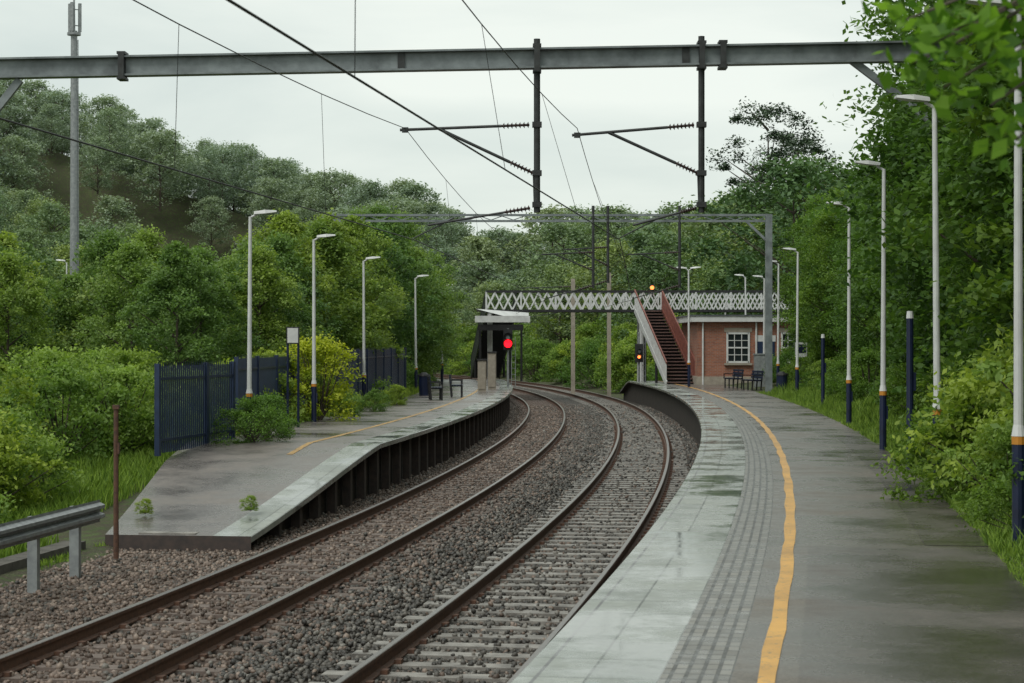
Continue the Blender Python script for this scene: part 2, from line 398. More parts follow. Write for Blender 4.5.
mb=MB(); mb.box(P(30.35,LE-1.35,lz(30)+.01),(.9,.5,.03),0,rot=-heading(30)); mb.obj('ramp_slab',[M['sleeper']],LP)
mb=MB()
for s in np.arange(8,30,1.0):
    mb.box(P(s,-9.15,-.12),(.34,.985,.2),0,rot=-heading(s)+random.uniform(-.01,.01))
mb.obj('cable_trough',[simple('trough_concrete',(.12,.11,.095),(.05,.047,.04),4,.85)])
# ------------------------------------------------------------------ lamps
def lamp(x,y,z0,h,side,name='platform_lamp',double=False):
    mb=MB()
    mb.cyl((0,0,-.3),(0,0,h*.19),.068,.068,12,1); mb.cyl((0,0,h*.19),(0,0,h*.205),.072,.072,12,2)
    mb.cyl((0,0,h*.205),(0,0,h*.225),.075,.055,12,0)
    mb.cyl((0,0,h*.225),(0,0,h*.98),.052,.036,12,0)
    mb.box((.07,0,h*.13),(.03,.09,.25),1)
    for sd in ((side,) if not double else (-1,1)):
        mb.cyl((0,0,h*.975),(sd*.14,0,h*.99),.025,.025,8,0)
        x0,x1=sd*.08,sd*.56; b=len(mb.v)
        for (xx,w,zt,zb) in((x0,.07,h+.01,h-.05),((x0+x1)/2,.13,h+.045,h-.035),(x1,.09,h+.035,h+.0)):
            mb.v+= [(xx,-w,zb),(xx,w,zb),(xx,w*.7,zt),(xx,-w*.7,zt)]
        for k in(0,4):
            for i in range(4):
                j=(i+1)%4; mb.f.append((b+k+i,b+k+j,b+k+4+j,b+k+4+i)); mb.m.append(3 if i==0 else 0)
        mb.f.append((b,b+1,b+2,b+3));mb.m.append(0);mb.f.append((b+8,b+9,b+10,b+11));mb.m.append(0)
    o=mb.obj(name,[M['white'],M['navy'],M['orange'],M['lens']]); o.location=(x,y,z0)
    o.rotation_euler=(random.uniform(-.006,.006),random.uniform(-.008,.008),random.uniform(-.12,.12)); return o
def W(px,d): return (px-512)*d/2000.
for px,d in((249,42.6),(314,52.2),(364,66),(416,84),(442,98)):
    lamp(W(px,d),d,PZ,4.86,1)
for px,d in((1019,20.3),(938,28.4),(883,38.8),(849,50),(797,74.8),(778,86),(746,104)):
    lamp(W(px,d),d,PZ,5.56,-1)
lamp(W(726,116),116,PZ,5,-1); lamp(W(764,95),95,PZ,5.2,-1)
lamp(W(689,92),92,PZ,5.5,-1,double=True)
lamp(W(66,105),105,float(terr(W(66,105),105)[0]),6.4,-1,'street_lamp')
# ------------------------------------------------------------------ fences
def palisade(pts,zb,h,mat):
    mb=MB()
    for (x0,y0),(x1,y1) in zip(pts[:-1],pts[1:]):
        l=math.hypot(x1-x0,y1-y0); n=int(l/.115); a=math.atan2(y1-y0,x1-x0)
        for i in range(n):
            t=(i+.5)/n; x=x0+(x1-x0)*t; y=y0+(y1-y0)*t
            mb.box((x,y,zb+h/2),(.07,.012,h-.1),0,rot=a)
            ca,sa=math.cos(a)*.035,math.sin(a)*.035
            mb.poly([(x-ca,y-sa,zb+h-.05),(x+ca,y+sa,zb+h-.05),(x,y,zb+h+.05)])
        for zz in(.3,h-.3):
            mb.bar((x0,y0+.03,zb+zz),(x1,y1+.03,zb+zz),.04,.05)
        for i in range(int(l/2.7)+2):
            t=min(1,i*2.7/l); mb.box((x0+(x1-x0)*t,y0+(y1-y0)*t+.07,zb+h/2),(.1,.1,h),0,rot=a)
    return mb.obj('palisade_fence',[mat])
palisade([(W(157,38.7),38.7),(W(232,43),43)],PZ-.12,1.79,M['bluefence'])
palisade([(W(236,46),46),(W(304,56),56)],PZ-.1,1.85,M['bluefence'])
palisade([(W(336,60),60),(W(405,82),82)],PZ-.1,1.95,M['bluefence'])
mb=MB(); d=49
for dx in(-.13,.13): mb.cyl((dx,0,0),(dx,0,2.1),.03,.03,8,0)
mb.box((0,-.04,2.25),(.32,.04,.42),1); mb.box((0,-.065,2.25),(.26,.012,.36),2)
o=mb.obj('platform_sign',[M['navy'],M['dark'],M['white']]); o.location=(W(293,d),d,PZ)
# guard rail
mb=MB(); p0=Vector((-6.25,23.6,0));p1=Vector((-5.75,27.9,0)); pz=Vector((-7.3,15.5,0))
def gr(a,b):
    dirv=(b-a).normalized(); nrm=Vector((-dirv.y,dirv.x,0))*-1
    prof=[(0,-.155),(.0,-.12),(.075,-.085),(.075,-.045),(.0,-.012),(0,.012),(.075,.045),(.075,.085),(0,.12),(0,.155)]
    k=len(mb.v)
    for p in(a,b):
        for q,zz in prof: mb.v.append(tuple(p+nrm*q+Vector((0,0,.64+zz))))
    for i in range(9): mb.f.append((k+i,k+i+1,k+10+i+1,k+10+i)); mb.m.append(0)
    l=(b-a).length
    for i in range(int(l/1.6)+1):
        c=a+dirv*(.3+i*1.6)
        if (c-a).length>l: break
        mb.box((c.x-nrm.x*.07,c.y-nrm.y*.07,.27),(.11,.13,1.0),0,rot=math.atan2(dirv.y,dirv.x))
gr(pz,p0);gr(p0,p1)
mb.obj('crash_barrier',[M['galv']])
mb=MB(); mb.cyl((0,0,-.3),(0,0,1.9),.04,.035,8,0); mb.box((0,0,1.9),(.09,.09,.06),0); mb.box((.04,0,1.3),(.02,.1,.16),0)
o=mb.obj('rusty_post',[M['railside']]); o.location=(W(116,29),29,.15)
# ------------------------------------------------------------------ OHLE gantries
def insul(mb,p0,p1,n=7,r=.065,mat=1):
    p0=Vector(p0);p1=Vector(p1)
    mb.cyl(p0,p1,.025,.025,8,mat)
    for i in range(n):
        a=p0.lerp(p1,(i+.2)/n);b=p0.lerp(p1,(i+.55)/n); mb.cyl(a,b,r,r*.55,10,mat)
def cantilever(mb,dx,dy,ztop,zbot,tipm,tipc,mat=2):
    mb.cyl((dx,dy,ztop),(dx,dy,zbot-.1),.062,.062,10,mat)
    for zz in(7.12,6.2,5.6): mb.box((dx,dy,zz),(.18,.18,.1),mat)
    T=Vector(tipm);A=Vector((dx-.07,dy,7.12)); q=A.lerp(T,.03);r=A.lerp(T,.25)
    mb.cyl(r,T+Vector((-.1,0,0)),.028,.028,8,mat); insul(mb,q,r); mb.box(tuple(T),(.12,.06,.1),mat)
    Bp=Vector((dx-.07,dy,6.2)); C=T.lerp(A,.26); r=Bp.lerp(C,.25); mb.cyl(r,C,.03,.03,8,mat); insul(mb,Bp,r)
    D=Vector((dx-.05,dy,zbot)); E=Vector(tipc)
    E2=E+Vector((.25,0,.28)); r=D.lerp(E2,.28); insul(mb,D.lerp(E2,.04),r); mb.cyl(r,E2,.022,.022,8,mat)
    mb.cyl(E2+Vector((.5,0,.14)),E+Vector((-.02,0,.03)),.013,.013,6,mat)
    mb.cyl(Bp,D,.014,.014,6,mat)
gy1=38
mb=MB()
xl,xr=-10.6,9.9; zl_,zr_=8.17,8.55
def bz1(x): return zl_+(zr_-zl_)*(x-xl)/(xr-xl)
mb.bar((xl,gy1,zl_),(xr,gy1,zr_),.05,.30,0)
mb.bar((xl,gy1,zl_+.175),(xr,gy1,zr_+.175),.30,.035,0); mb.bar((xl,gy1,zl_-.175),(xr,gy1,zr_-.175),.30,.035,0)
for x in(-7.4,-2.1,3.3):
    mb.box((x,gy1-.04,bz1(x)),(.14,.06,.30),2)
for x in(-7.4,.475,3.6,4.0):
    mb.box((x,gy1-.17,bz1(x)),(.11,.03,.50),2); mb.box((x,gy1+.17,bz1(x)),(.11,.03,.50),2)
    mb.box((x,gy1,bz1(x)+.24),(.16,.36,.05),2); mb.box((x,gy1,bz1(x)-.24),(.16,.36,.05),2)
for x,sg in((xl+.15,1),(xr-.15,-1)):
    z=bz1(x); mb.box((x,gy1,(z+.5)/2-.4),(.28,.28,z+1.0),0)
    mb.bar((x,gy1,z-2.7 if sg<0 else z-1.6),(x+sg*(3.3 if sg<0 else 1.1),gy1,z-.2),.12,.14,0)
cantilever(mb,.475,gy1,8.75,5.55,(-2.03,gy1,7.02),(-1.85,gy1,4.93))
cantilever(mb,3.6,gy1,8.8,5.55,(1.24,gy1,6.92),(2.05,gy1,4.93))
mb.obj('overhead_line_gantry',[M['boom'],M['ins'],M['tube']])
def small_cant(mb,dx,y,tc,k,top):
    T=Vector((tc-.2,y,6.75+k)); A=Vector((dx,y,6.85+k)); r=A.lerp(T,.3); insul(mb,A,r,6,.07); mb.cyl(r,T,.028,.028,6,2)
    Bp=Vector((dx,y,6.1+k)); C=T.lerp(A,.25); r=Bp.lerp(C,.28); insul(mb,Bp,r,6,.07); mb.cyl(r,C,.028,.028,6,2)
    D=Vector((dx,y,5.5+k)); E=Vector((tc,y,4.97+k)); r=D.lerp(E,.3); insul(mb,D,r,6,.07); mb.cyl(r,E,.022,.022,6,2)
def truss(y,xl,xr,z,drops,name='overhead_line_gantry',mast_l=True):
    mb=MB()
    for dz in(-.12,.12): mb.bar((xl,y,z+dz),(xr,y,z+dz),.09,.09,0)
    n=int((xr-xl)/.45)
    for i in range(n):
        x0=xl+(xr-xl)*i/n;x1=xl+(xr-xl)*(i+1)/n; s=1 if i%2 else -1
        mb.bar((x0,y,z-.08*s),(x1,y,z+.08*s),.03,.035,0)
    mb.box((xr,y,z/2),(.26,.26,z+.3),0); mb.bar((xr,y,z-1.0),(xr-.9,y,z-.14),.1,.1,0)
    if mast_l: mb.box((xl,y,z/2),(.26,.26,z+.3),0); mb.bar((xl,y,z-1.0),(xl+.9,y,z-.14),.1,.1,0)
    for dx,tc,cz in drops:
        k=cz-4.93
        mb.cyl((dx,y,z+.5),(dx,y,5.4+k),.06,.06,8,2); small_cant(mb,dx,y,tc,k,z)
    mb.obj(name,[M['boom'],M['ins'],M['tube']])
def tcx(s,i,off=0): return P(s,TC[i]+off)[0]
truss(81.,-7.6,10.4,8.0,[(tcx(82,0)+1.9,tcx(82,0),4.7),(tcx(82,1)+1.9,tcx(82,1),4.7),(tcx(82,0)-1.0,tcx(82,0)-2.6,4.9)])
mb=MB(); mb.box((0,0,3.6),(.24,.24,8.0),0)
mb.obj('overhead_line_mast',[M['stonew']]).location=(tcx(123,0)+2.3,122.,-.4)
mb=MB(); mb.box((W(573,118),118,3.0),(.24,.24,7.4),0)
small_cant(mb,W(573,118)+.2,118.,tcx(119,1)+.2,-.6,0)
mb.obj('overhead_line_mast',[M['stonew'],M['ins'],M['tube']])
def wire(name,pts,r=.009,parent=None):
    cu=bpy.data.curves.new(name,'CURVE'); cu.dimensions='3D'; cu.bevel_depth=r; cu.bevel_resolution=1
    sp=cu.splines.new('POLY'); sp.points.add(len(pts)-1)
    for i,p in enumerate(pts): sp.points[i].co=(p[0],p[1],p[2],1)
    cu.materials.append(M['wire']); o=bpy.data.objects.new(name,cu); COL.objects.link(o); o.parent=parent; return o
WP=empty('overhead_wires')
for i in(0,1):
    cx=(2.05,-1.85)[i]; mx=(1.24,-2.03)[i]
    sup_c=[((-4.33,-7.61)[i],-9.,4.9),(cx,38.,4.93),(tcx(82,i),81.,4.7),(tcx(133,i),132.,4.3),(*P(180,TC[i])[:2],4.5),(*P(230,TC[i])[:2],4.7)]
    sup_m=[((-3.5,-7.1)[i],-9.,7.0),(mx,38.,7.05),(tcx(82,i)-.2,81.,6.5),(tcx(133,i)-.2,132.,5.6),(*P(180,TC[i])[:2],6.1),(*P(230,TC[i])[:2],6.4)]
    cp=[];mp=[]
    for a in range(5):
        for k in range(13):
            t=k/12.
            c=Vector(sup_c[a]).lerp(Vector(sup_c[a+1]),t); m_=Vector(sup_m[a]).lerp(Vector(sup_m[a+1]),t); m_.z-=4*(.55 if a<2 else .35)*t*(1-t)
            if k<12 or a==4: cp.append(c);mp.append(m_)
            if k in(2,4,6,8,10) and a<4: wire('dropper',[c,m_],.004,WP)
    wire('contact_wire',cp,.0095,WP); wire('messenger_wire',mp,.0075,WP)
# ------------------------------------------------------------------ footbridge
FB=empty('footbridge'); by=108.; zd=4.72
lat=MB(); x0,x1=-1.4,15.6
for yy in(by,by+2.0):
    n=int((x1-x0)/.46)
    for i in range(n):
        a=x0+(x1-x0)*i/n;b=x0+(x1-x0)*(i+1)/n
        lat.bar((a,yy-.015,zd),(b,yy-.015,zd+.95),.02,.075,0); lat.bar((b,yy+.015,zd),(a,yy+.015,zd+.95),.02,.075,0)
        if i%4==0: lat.box((a,yy-.045,zd+.475),(.07,.03,1.0),0)
    lat.bar((x0,yy,zd+1.0),(x1,yy,zd+1.0),.14,.09,1); lat.bar((x0,yy,zd-.06),(x1,yy,zd-.06),.16,.13,1)
lat.obj('lattice_parapets',[M['white'],M['dark']],FB)
mb=MB(); mb.box(((x0+x1)/2,by+1.0,zd-.03),(x1-x0,1.8,.08),0)
for x in(-1.2,7.0,15.2):
    for yy in(by+.1,by+1.9): mb.cyl((x,yy,-.5),(x,yy,zd-.12),.13,.13,10,1)
    mb.bar((x,by+.1,zd-.3),(x,by+1.9,zd-.3),.12,.2,1)
mb.obj('deck_and_columns',[M['dark'],M['white']],FB)
def stairs(xt,yt,xb,yb_,zt,zb,w):
    st=MB(); n=int((zt-zb)/.165); A=Vector((xt,yt,zt));B=Vector((xb,yb_,zb)); d=(B-A); hd=Vector((d.x,d.y,0)).normalized(); sd=Vector((-hd.y,hd.x,0)); ang=math.atan2(hd.y,hd.x)
    for i in range(n):
        c=A.lerp(B,(i+.5)/n); st.box(c,(.30,w,.05),3,rot=ang); st.box(c+hd*-.14+Vector((0,0,-.07)),(.02,w,.15),1,rot=ang)
    for sgn in(-1,1):
        q=sd*sgn*(w/2+.04)
        st.bar(A+q,B+q,.05,.3,2 if sgn==1 else 0); st.bar(A+q+Vector((0,0,1.05)),B+q+Vector((0,0,1.05)),.06,.09,2)
        m=int(d.length/.2)
        for k in range(m):
            c=A.lerp(B,(k+.5)/m)+q; st.box(c+Vector((0,0,.58)),(.075,.03,.9),0 if sgn==-1 else 2,rot=ang)
        for t in(.35,.7):
            c=A.lerp(B,t)+q; st.cyl((c.x,c.y,zb),(c.x,c.y,c.z-.15),.07,.07,8,1)
    return st
M['tread']=simple('stair_tread',(.17,.10,.085),(.09,.055,.05),6,.6)
st=stairs(7.35,by-.1,8.35,98.6,zd,PZ,1.4)
st.obj('stairs_right',[M['white'],M['dark'],M['redrail'],M['tread']],FB)
st=stairs(-.6,by+2.1,-1.6,by+11,zd,PZ,1.6); st.obj('stairs_left',[M['greenp'],M['dark'],M['greenp'],M['dark']],FB)
mb=MB()
mb.poly([(-1.9,by-2.8,4.72),(.9,by-2.2,4.0),(.9,by-.3,4.55),(-1.9,by-.3,4.6)]); mb.box((-.5,by-2.85,4.18),(2.9,.06,.34),0); mb.box((-.6,by-1.3,3.75),(2.4,1.9,.3),1)
for x in(-1.7,.5): mb.cyl((x,by-2.2,PZ),(x,by-2.2,3.7),.06,.06,8,1)
mb.obj('platform_canopy',[M['white'],M['dark']])
mb=MB(); mb.cyl((7.55,by-.25,5.4),(7.55,by-.25,5.95),.03,.03,8,0); mb.cyl((7.55,by-.35,5.9),(7.55,by-.25,5.9),.08,.11,12,1); mb.box((7.55,by-.25,6.05),(.25,.2,.06),0)
mb.obj('bridge_lamp',[M['dark'],M['amb']],FB)
# ------------------------------------------------------------------ brick building
BB=empty('brick_station_building')
bx0,bx1,by0,bz0,bz1_=9.05,16.0,97.5,.7,3.95
by1=106.6; mb=MB(); mb.box(((bx0+bx1)/2,(by0+by1)/2,(bz0+bz1_)/2),(bx1-bx0,by1-by0,bz1_-bz0),0); mb.obj('walls',[M['brick']],BB)
mb=MB(); mb.box(((bx0+bx1)/2,by0-.03,1.05),(bx1-bx0+.1,.1,.5),0); mb.box((bx0-.03,(by0+by1)/2,1.05),(.1,by1-by0,.5),0)
mb.box(((bx0+bx1)/2,(by0+by1)/2,4.1),(bx1-bx0+.7,by1-by0+.7,.28),1); mb.box(((bx0+bx1)/2,(by0+by1)/2,4.27),(bx1-bx0+.8,by1-by0+.8,.06),2)
mb.obj('flat_roof_and_fascia',[M['stonew'],M['white'],M['slate']],BB)
mb=MB()
def win(x,w,zb,zt,nx_,nz):
    y=by0; zc=(zb+zt)/2
    mb.box((x,y-.012,zc),(w,.02,zt-zb),1)
    for q in(-1,1): mb.box((x+q*w/2,y-.04,zc),(.09,.08,zt-zb+.09),0)
    mb.box((x,y-.041,zt),(w,.078,.09),0); mb.box((x,y-.041,zb),(w,.078,.09),0); mb.box((x,y-.041,zc),(w-.09,.07,.07),0)
    for i in range(1,nx_): mb.box((x-w/2+w*i/nx_,y-.036,zc),(.035,.05,zt-zb-.1),0)
    for i in range(1,nz):
        if i*2!=nz: mb.box((x,y-.033,zb+(zt-zb)*i/nz),(w-.1,.045,.035),0)
    mb.box((x,y-.07,zb-.1),(w+.3,.16,.1),2); mb.box((x,y-.02,zt+.16),(w+.3,.06,.2),2)
win(W(738,97.5),1.05,2.0,3.4,3,4)
win(13.6,.9,2.0,3.4,3,4)
mb.box((12.35,by0-.03,1.95),(.9,.06,2.1),3); mb.box((12.35,by0-.02,3.15),(1.0,.05,.3),0)
for xx in(9.3,11.9): mb.cyl((xx,by0-.1,.9),(xx,by0-.1,3.95),.045,.045,8,0)
mb.obj('windows_and_door',[M['white'],M['glass'],M['stonew'],M['bluefence']],BB)
mb=MB(); mb.box((0,0,.75),(.6,.45,1.5),0); mb.box((0,-.24,.75),(.52,.03,1.36),0); mb.box((0,0,1.53),(.68,.53,.06),0); mb.box((.2,-.265,.8),(.04,.03,.14),1)
o=mb.obj('equipment_cabinet',[M['galv'],M['dark']]); o.location=(W(761,90),90,PZ)
def bench(x,y,rot):
    mb=MB()
    for i in range(4): mb.box((0,-.18+i*.11,.45),(1.5,.085,.03),0)
    for i in range(3): mb.box((0,.22+i*.02,.56+i*.12),(1.5,.025,.09),0)
    for q in(-.6,0,.6):
        mb.bar((q,-.18,0),(q,-.18,.44),.05,.05,1); mb.bar((q,.2,0),(q,.27,.85),.05,.05,1); mb.bar((q,-.2,.42),(q,.22,.42),.05,.04,1)
    for q in(-.75,.75): mb.bar((q,-.2,.64),(q,.22,.64),.05,.04,1); mb.bar((q,-.18,.42),(q,-.18,.64),.04,.04,1)
    o=mb.obj('platform_bench',[M['navy'],M['dark']]); o.location=(x,y,PZ); o.rotation_euler=(0,0,rot)
bench(W(733,90),90,-math.pi/2+.2); bench(W(752,86),86,-math.pi/2+.2); bench(W(457,76),76,math.pi/2); bench(W(436,72),72,math.pi/2+.1)
def bin_(x,y):
    mb=MB(); mb.cyl((0,0,0),(0,0,.75),.19,.22,14,0); mb.cyl((0,0,.75),(0,0,.82),.25,.23,14,1); mb.cyl((0,0,.82),(0,0,.9),.18,.08,14,1)
    o=mb.obj('litter_bin',[M['navy'],M['dark']]); o.location=(x,y,PZ)
bin_(W(782,80),80); bin_(W(424,78),78)
def signal(x,y,z0,h,zs,name='railway_signal',rr=.09,mat='red'):
    mb=MB(); mb.cyl((0,0,0),(0,0,h),.06,.05,10,0); mb.box((0,-.12,zs),(.42,.05,.95),1); mb.box((0,-.02,zs),(.3,.2,.8),1)
    mb.cyl((0,-.15,zs-.2),(0,-.19,zs-.2),rr,rr,16,2)
    for q in(0,.28): mb.cyl((0,-.15,zs+q-.2),(0,-.34,zs+q-.18),rr+.03,rr+.03,14,1,cap=False)
    mb.cyl((0,-.145,zs+.08),(0,-.17,zs+.08),.09,.09,12,0)
    mb.bar((.16,.1,0),(.16,.1,h-.4),.03,.03,0); mb.bar((.34,.1,0),(.34,.1,h-.4),.03,.03,0)
    for k in range(int((h-.6)/.28)): mb.box((.25,.1,.3+k*.28),(.2,.02,.02),0)
    o=mb.obj(name,[M['galv'],M['dark'],M[mat]]); o.location=(x,y,z0); return o
signal(W(508,92),92,PZ,2.7,2.2,rr=.18)
signal(W(639,104),104,PZ,2.6,1.5,rr=.08,mat='amb')
def bluepost(x,y,h):
    z=float(terr(x,y)[0]); mb=MB(); mb.cyl((0,0,0),(0,0,h),.06,.06,10,0); mb.cyl((0,0,h),(0,0,h+.12),.064,.05,10,1); mb.box((.07,0,h*.6),(.04,.12,.3),0)
    o=mb.obj('sign_post',[M['navy'],M['white']]); o.location=(x,y,z-.1)
bluepost(W(910,33),33,2.6); bluepost(W(823,62),62,2.3)
mb=MB(); mb.cyl((0,0,0),(0,0,1.7),.035,.035,8,0); mb.box((0,-.04,1.75),(.5,.04,.62),1); mb.box((0,-.065,1.8),(.42,.012,.36),0)
o=mb.obj('notice_board',[M['navy'],M['white']]); o.location=(W(801,84),84,PZ)
for px,d,h in((482,84,1.3),(492,88,1.6)):
    mb=MB(); mb.box((0,0,h/2),(.36,.3,h),0); mb.box((0,-.165,h/2),(.28,.03,h-.2),0); mb.box((0,0,h+.03),(.44,.38,.06),1)
    o=mb.obj('equipment_cabinet',[M['stonew'],M['dark']]); o.location=(W(px,d),d,PZ)
# telecom mast
mb=MB(); d=112; zt=21.9
mb.cyl((0,0,-1),(0,0,zt-1.5),.27,.18,14,0)
for a in range(3):
    t=a*2.1+.4; mb.box((math.cos(t)*.32,math.sin(t)*.32,zt-.75),(.17,.17,1.6),0,rot=t); mb.bar((0,0,zt-.3),(math.cos(t)*.3,math.sin(t)*.3,zt-.3),.05,.05,0); mb.bar((0,0,zt-1.2),(math.cos(t)*.3,math.sin(t)*.3,zt-1.2),.05,.05,0)
mb.cyl((0,0,zt-1.5),(0,0,zt+.6),.07,.05,8,0); mb.cyl((0,0,zt-1.75),(0,0,zt-1.6),.38,.38,12,0)
for q in range(9): mb.bar((.24,-.15,2+q*2),(.24,.15,2+q*2),.03,.03,0)
mb.cyl((.27,0,0),(.22,0,zt-2),.03,.03,6,0)
o=mb.obj('telecom_mast',[M['galv']]); o.location=(W(74,d),d,0)
# ------------------------------------------------------------------ vegetation
def cyl_quads(p0,p1,r0,r1,n=6):
    p0=Vector(p0);p1=Vector(p1);d=(p1-p0).normalized();a=d.orthogonal().normalized();c=d.cross(a);v=[]
    for p,r in((p0,r0),(p1,r1)):
        for i in range(n):
            t=2*math.pi*i/n; v.append(tuple(p+a*math.cos(t)*r+c*math.sin(t)*r))
    f=[(i,(i+1)%n,n+(i+1)%n,n+i) for i in range(n)]
    return v,f
def leaves(cent,size,rg,up=.35,asp=.55):
    n=len(cent); nrm=rg.normal(size=(n,3)); nrm[:,2]=np.abs(nrm[:,2])+up; nrm/=np.linalg.norm(nrm,axis=1)[:,None]
    a=rg.normal(size=(n,3)); u=np.cross(nrm,a); u/=np.linalg.norm(u,axis=1)[:,None]+1e-9; w=np.cross(nrm,u)
    sz=(size*rg.uniform(.6,1.35,n))[:,None]
    v=np.stack([cent-u*sz*.5,cent-w*sz*asp*.5+u*sz*.05,cent+u*sz*.5,cent+w*sz*asp*.5+u*sz*.05],1).reshape(-1,3)
    f=np.arange(n*4).reshape(n,4); return v,f
def tree_proto(name,seed,H,R,base,ncl,per,leaf,clr,mat,shape='round',up=.35,loose=1.0,lobe=1.0):
    rg=np.random.default_rng(seed); rd=random.Random(seed)
    t=rg.random(ncl)**.85; z=base+(H-base)*t
    if shape=='round': w=np.sin(np.pi*np.clip(t*.86+.12,0,1))**.6
    elif shape=='birch': w=np.sin(np.pi*np.clip(t*.9+.09,0,1))**.9
    elif shape=='bush': w=np.sqrt(np.clip(1-t**2,0,1))
    elif shape=='pine': w=np.where(t>.45,np.sin(np.pi*np.clip((t-.4)/.62,0,1))**.5,.0)+.12
    ang=rg.random(ncl)*2*np.pi
    lob=1+lobe*(.26*np.sin(ang*3+seed+z*.5)+.2*np.sin(ang*5+z*1.3+seed*2)+.2*np.sin(z*2.2+seed))
    rad=R*w*lob*(.25+.8*rg.random(ncl)**.45)
    C=np.stack([np.cos(ang)*rad,np.sin(ang)*rad,z],1)
    k=rg.poisson(per*rg.uniform(.4,1.6,ncl))+5; idx=np.repeat(np.arange(ncl),k)
    cr=(clr*rg.uniform(.5,1.5,ncl))[idx][:,None]
    g_=rg.normal(size=(len(idx),3)); g_/=np.linalg.norm(g_,axis=1)[:,None]; g_*=(rg.random((len(idx),1))**.6)*(1+.5*loose*rg.random((len(idx),1))**4)
    off=g_*cr*np.array([1.05,1.05,.6]); cen=C[idx]+off; cen[:,2]-=.2*clr*(g_[:,0]**2+g_[:,1]**2)
    cen[:,2]=np.maximum(cen[:,2],.03)
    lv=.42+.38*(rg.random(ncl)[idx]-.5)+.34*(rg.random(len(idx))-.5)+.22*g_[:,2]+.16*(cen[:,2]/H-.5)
    v,f=leaves(cen,leaf,rg,up)
    bv=[];bf=[]
    def add(p0,p1,r0,r1,n=6):
        a,b=cyl_quads(p0,p1,r0,r1,n); o=len(bv); bv.extend(a); bf.extend([tuple(o+i for i in q) for q in b])
    if shape!='bush':
        tr=max(.05,H*.016); pp=Vector((0,0,-.4)); segs=6
        for i in range(segs):
            q=Vector((rd.uniform(-.1,.1)*H*.06,rd.uniform(-.1,.1)*H*.06,-.4+(H*.9)*(i+1)/segs)); add(pp,q,tr*(1-i/segs*.85),tr*(1-(i+1)/segs*.85),8); pp=q
    for j in rg.choice(ncl,min(ncl,26),replace=False):
        c=C[j]; zz=max(.1,c[2]-np.hypot(c[0],c[1])*.7); add((0,0,zz if shape!='bush' else 0),tuple(c),H*.0055+.01,.008,5)
    bv=np.array(bv);bf=np.array(bf)
    V=np.concatenate([bv,v]);F=np.concatenate([bf,f+len(bv)]); mi=np.concatenate([np.zeros(len(bf)),np.ones(len(f))])
    l=np.concatenate([np.zeros(len(bf)),np.clip(lv,0,1)])
    return np_mesh(name,V,F,mi,[M['bark'],mat],l)
def place(name,me,x,y,sc=1.,rz_=None,z=None,parent=None,szz=1.):
    o=bpy.data.objects.new(name,me); COL.objects.link(o)
    zz=float(terr(x,y)[0])-.05 if z is None else z
    o.location=(x,y,zz); o.scale=(sc,sc,sc*szz); o.rotation_euler=(0,0,random.uniform(0,6.28) if rz_ is None else rz_)
    if parent: o.parent=parent
    return o
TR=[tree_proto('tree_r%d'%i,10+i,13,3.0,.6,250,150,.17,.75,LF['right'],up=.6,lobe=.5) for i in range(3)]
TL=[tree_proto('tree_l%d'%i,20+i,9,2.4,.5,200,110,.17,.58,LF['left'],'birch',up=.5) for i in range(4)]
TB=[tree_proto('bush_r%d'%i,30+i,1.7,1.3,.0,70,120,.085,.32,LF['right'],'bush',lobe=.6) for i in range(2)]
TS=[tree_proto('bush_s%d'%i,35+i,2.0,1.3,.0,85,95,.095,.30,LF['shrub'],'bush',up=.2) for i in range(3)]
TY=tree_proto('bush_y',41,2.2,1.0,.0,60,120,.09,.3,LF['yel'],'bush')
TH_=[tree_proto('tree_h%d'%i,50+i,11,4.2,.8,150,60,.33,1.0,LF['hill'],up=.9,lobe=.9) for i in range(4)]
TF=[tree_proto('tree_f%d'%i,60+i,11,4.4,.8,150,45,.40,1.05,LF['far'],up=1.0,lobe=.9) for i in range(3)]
TPn=tree_proto('pine',70,18,3.6,3,85,190,.24,.9,LF['pine'],'pine',up=.8)
# right trees
for i in range(30):
    s=17+i*2.6+random.uniform(-1,1); o=random.uniform(6.7,8.1)
    x,y,_=P(s,o); h=random.uniform(.66,.92)*(1 if s<62 else .72)
    if y>93 : continue
    place('broadleaf_tree',random.choice(TR),x,y,h)
for i in range(20):
    s=15+i*4.1+random.uniform(-1,1); o=random.uniform(11,14.5); x,y,_=P(s,o)
    if x>8 and 92<y<114 and x<18: continue
    place('broadleaf_tree',random.choice(TR),x,y,random.uniform(.95,1.2)*(1 if s<66 else .78))
for x,y,sc in((9.9,33.5,1.0),(9.7,30.5,1.0),(10.9,36.0,1.05),(11.3,44,1.05),(12.0,50,1.05),(10.2,24.5,.95)):
    place('broadleaf_tree',random.choice(TR),x,y,sc)
for i in range(44):
    s=15+i*1.8; o=random.uniform(5.3,6.6)+ (0.2 if s>50 else 0); x,y,_=P(s,o)
    if y>92: continue
    place('bush',random.choice(TB+[TB[0]]+TS[:1]),x,y,random.uniform(.6,1.1)*(1.1 if s<34 else .9))
for x,y,sc in((6.5,24.0,.85),(6.15,26.4,.78),(6.7,28.0,.9),(7.2,30.0,.9),(7.9,31.8,.85),(6.5,20.6,.85),(8.0,34,.7),(5.85,23.2,.55),(5.7,21.4,.5),(6.9,26.2,1.1),(7.1,23.0,1.15)):
    place('bush',random.choice(TB+TS[:1]),x,y,sc)
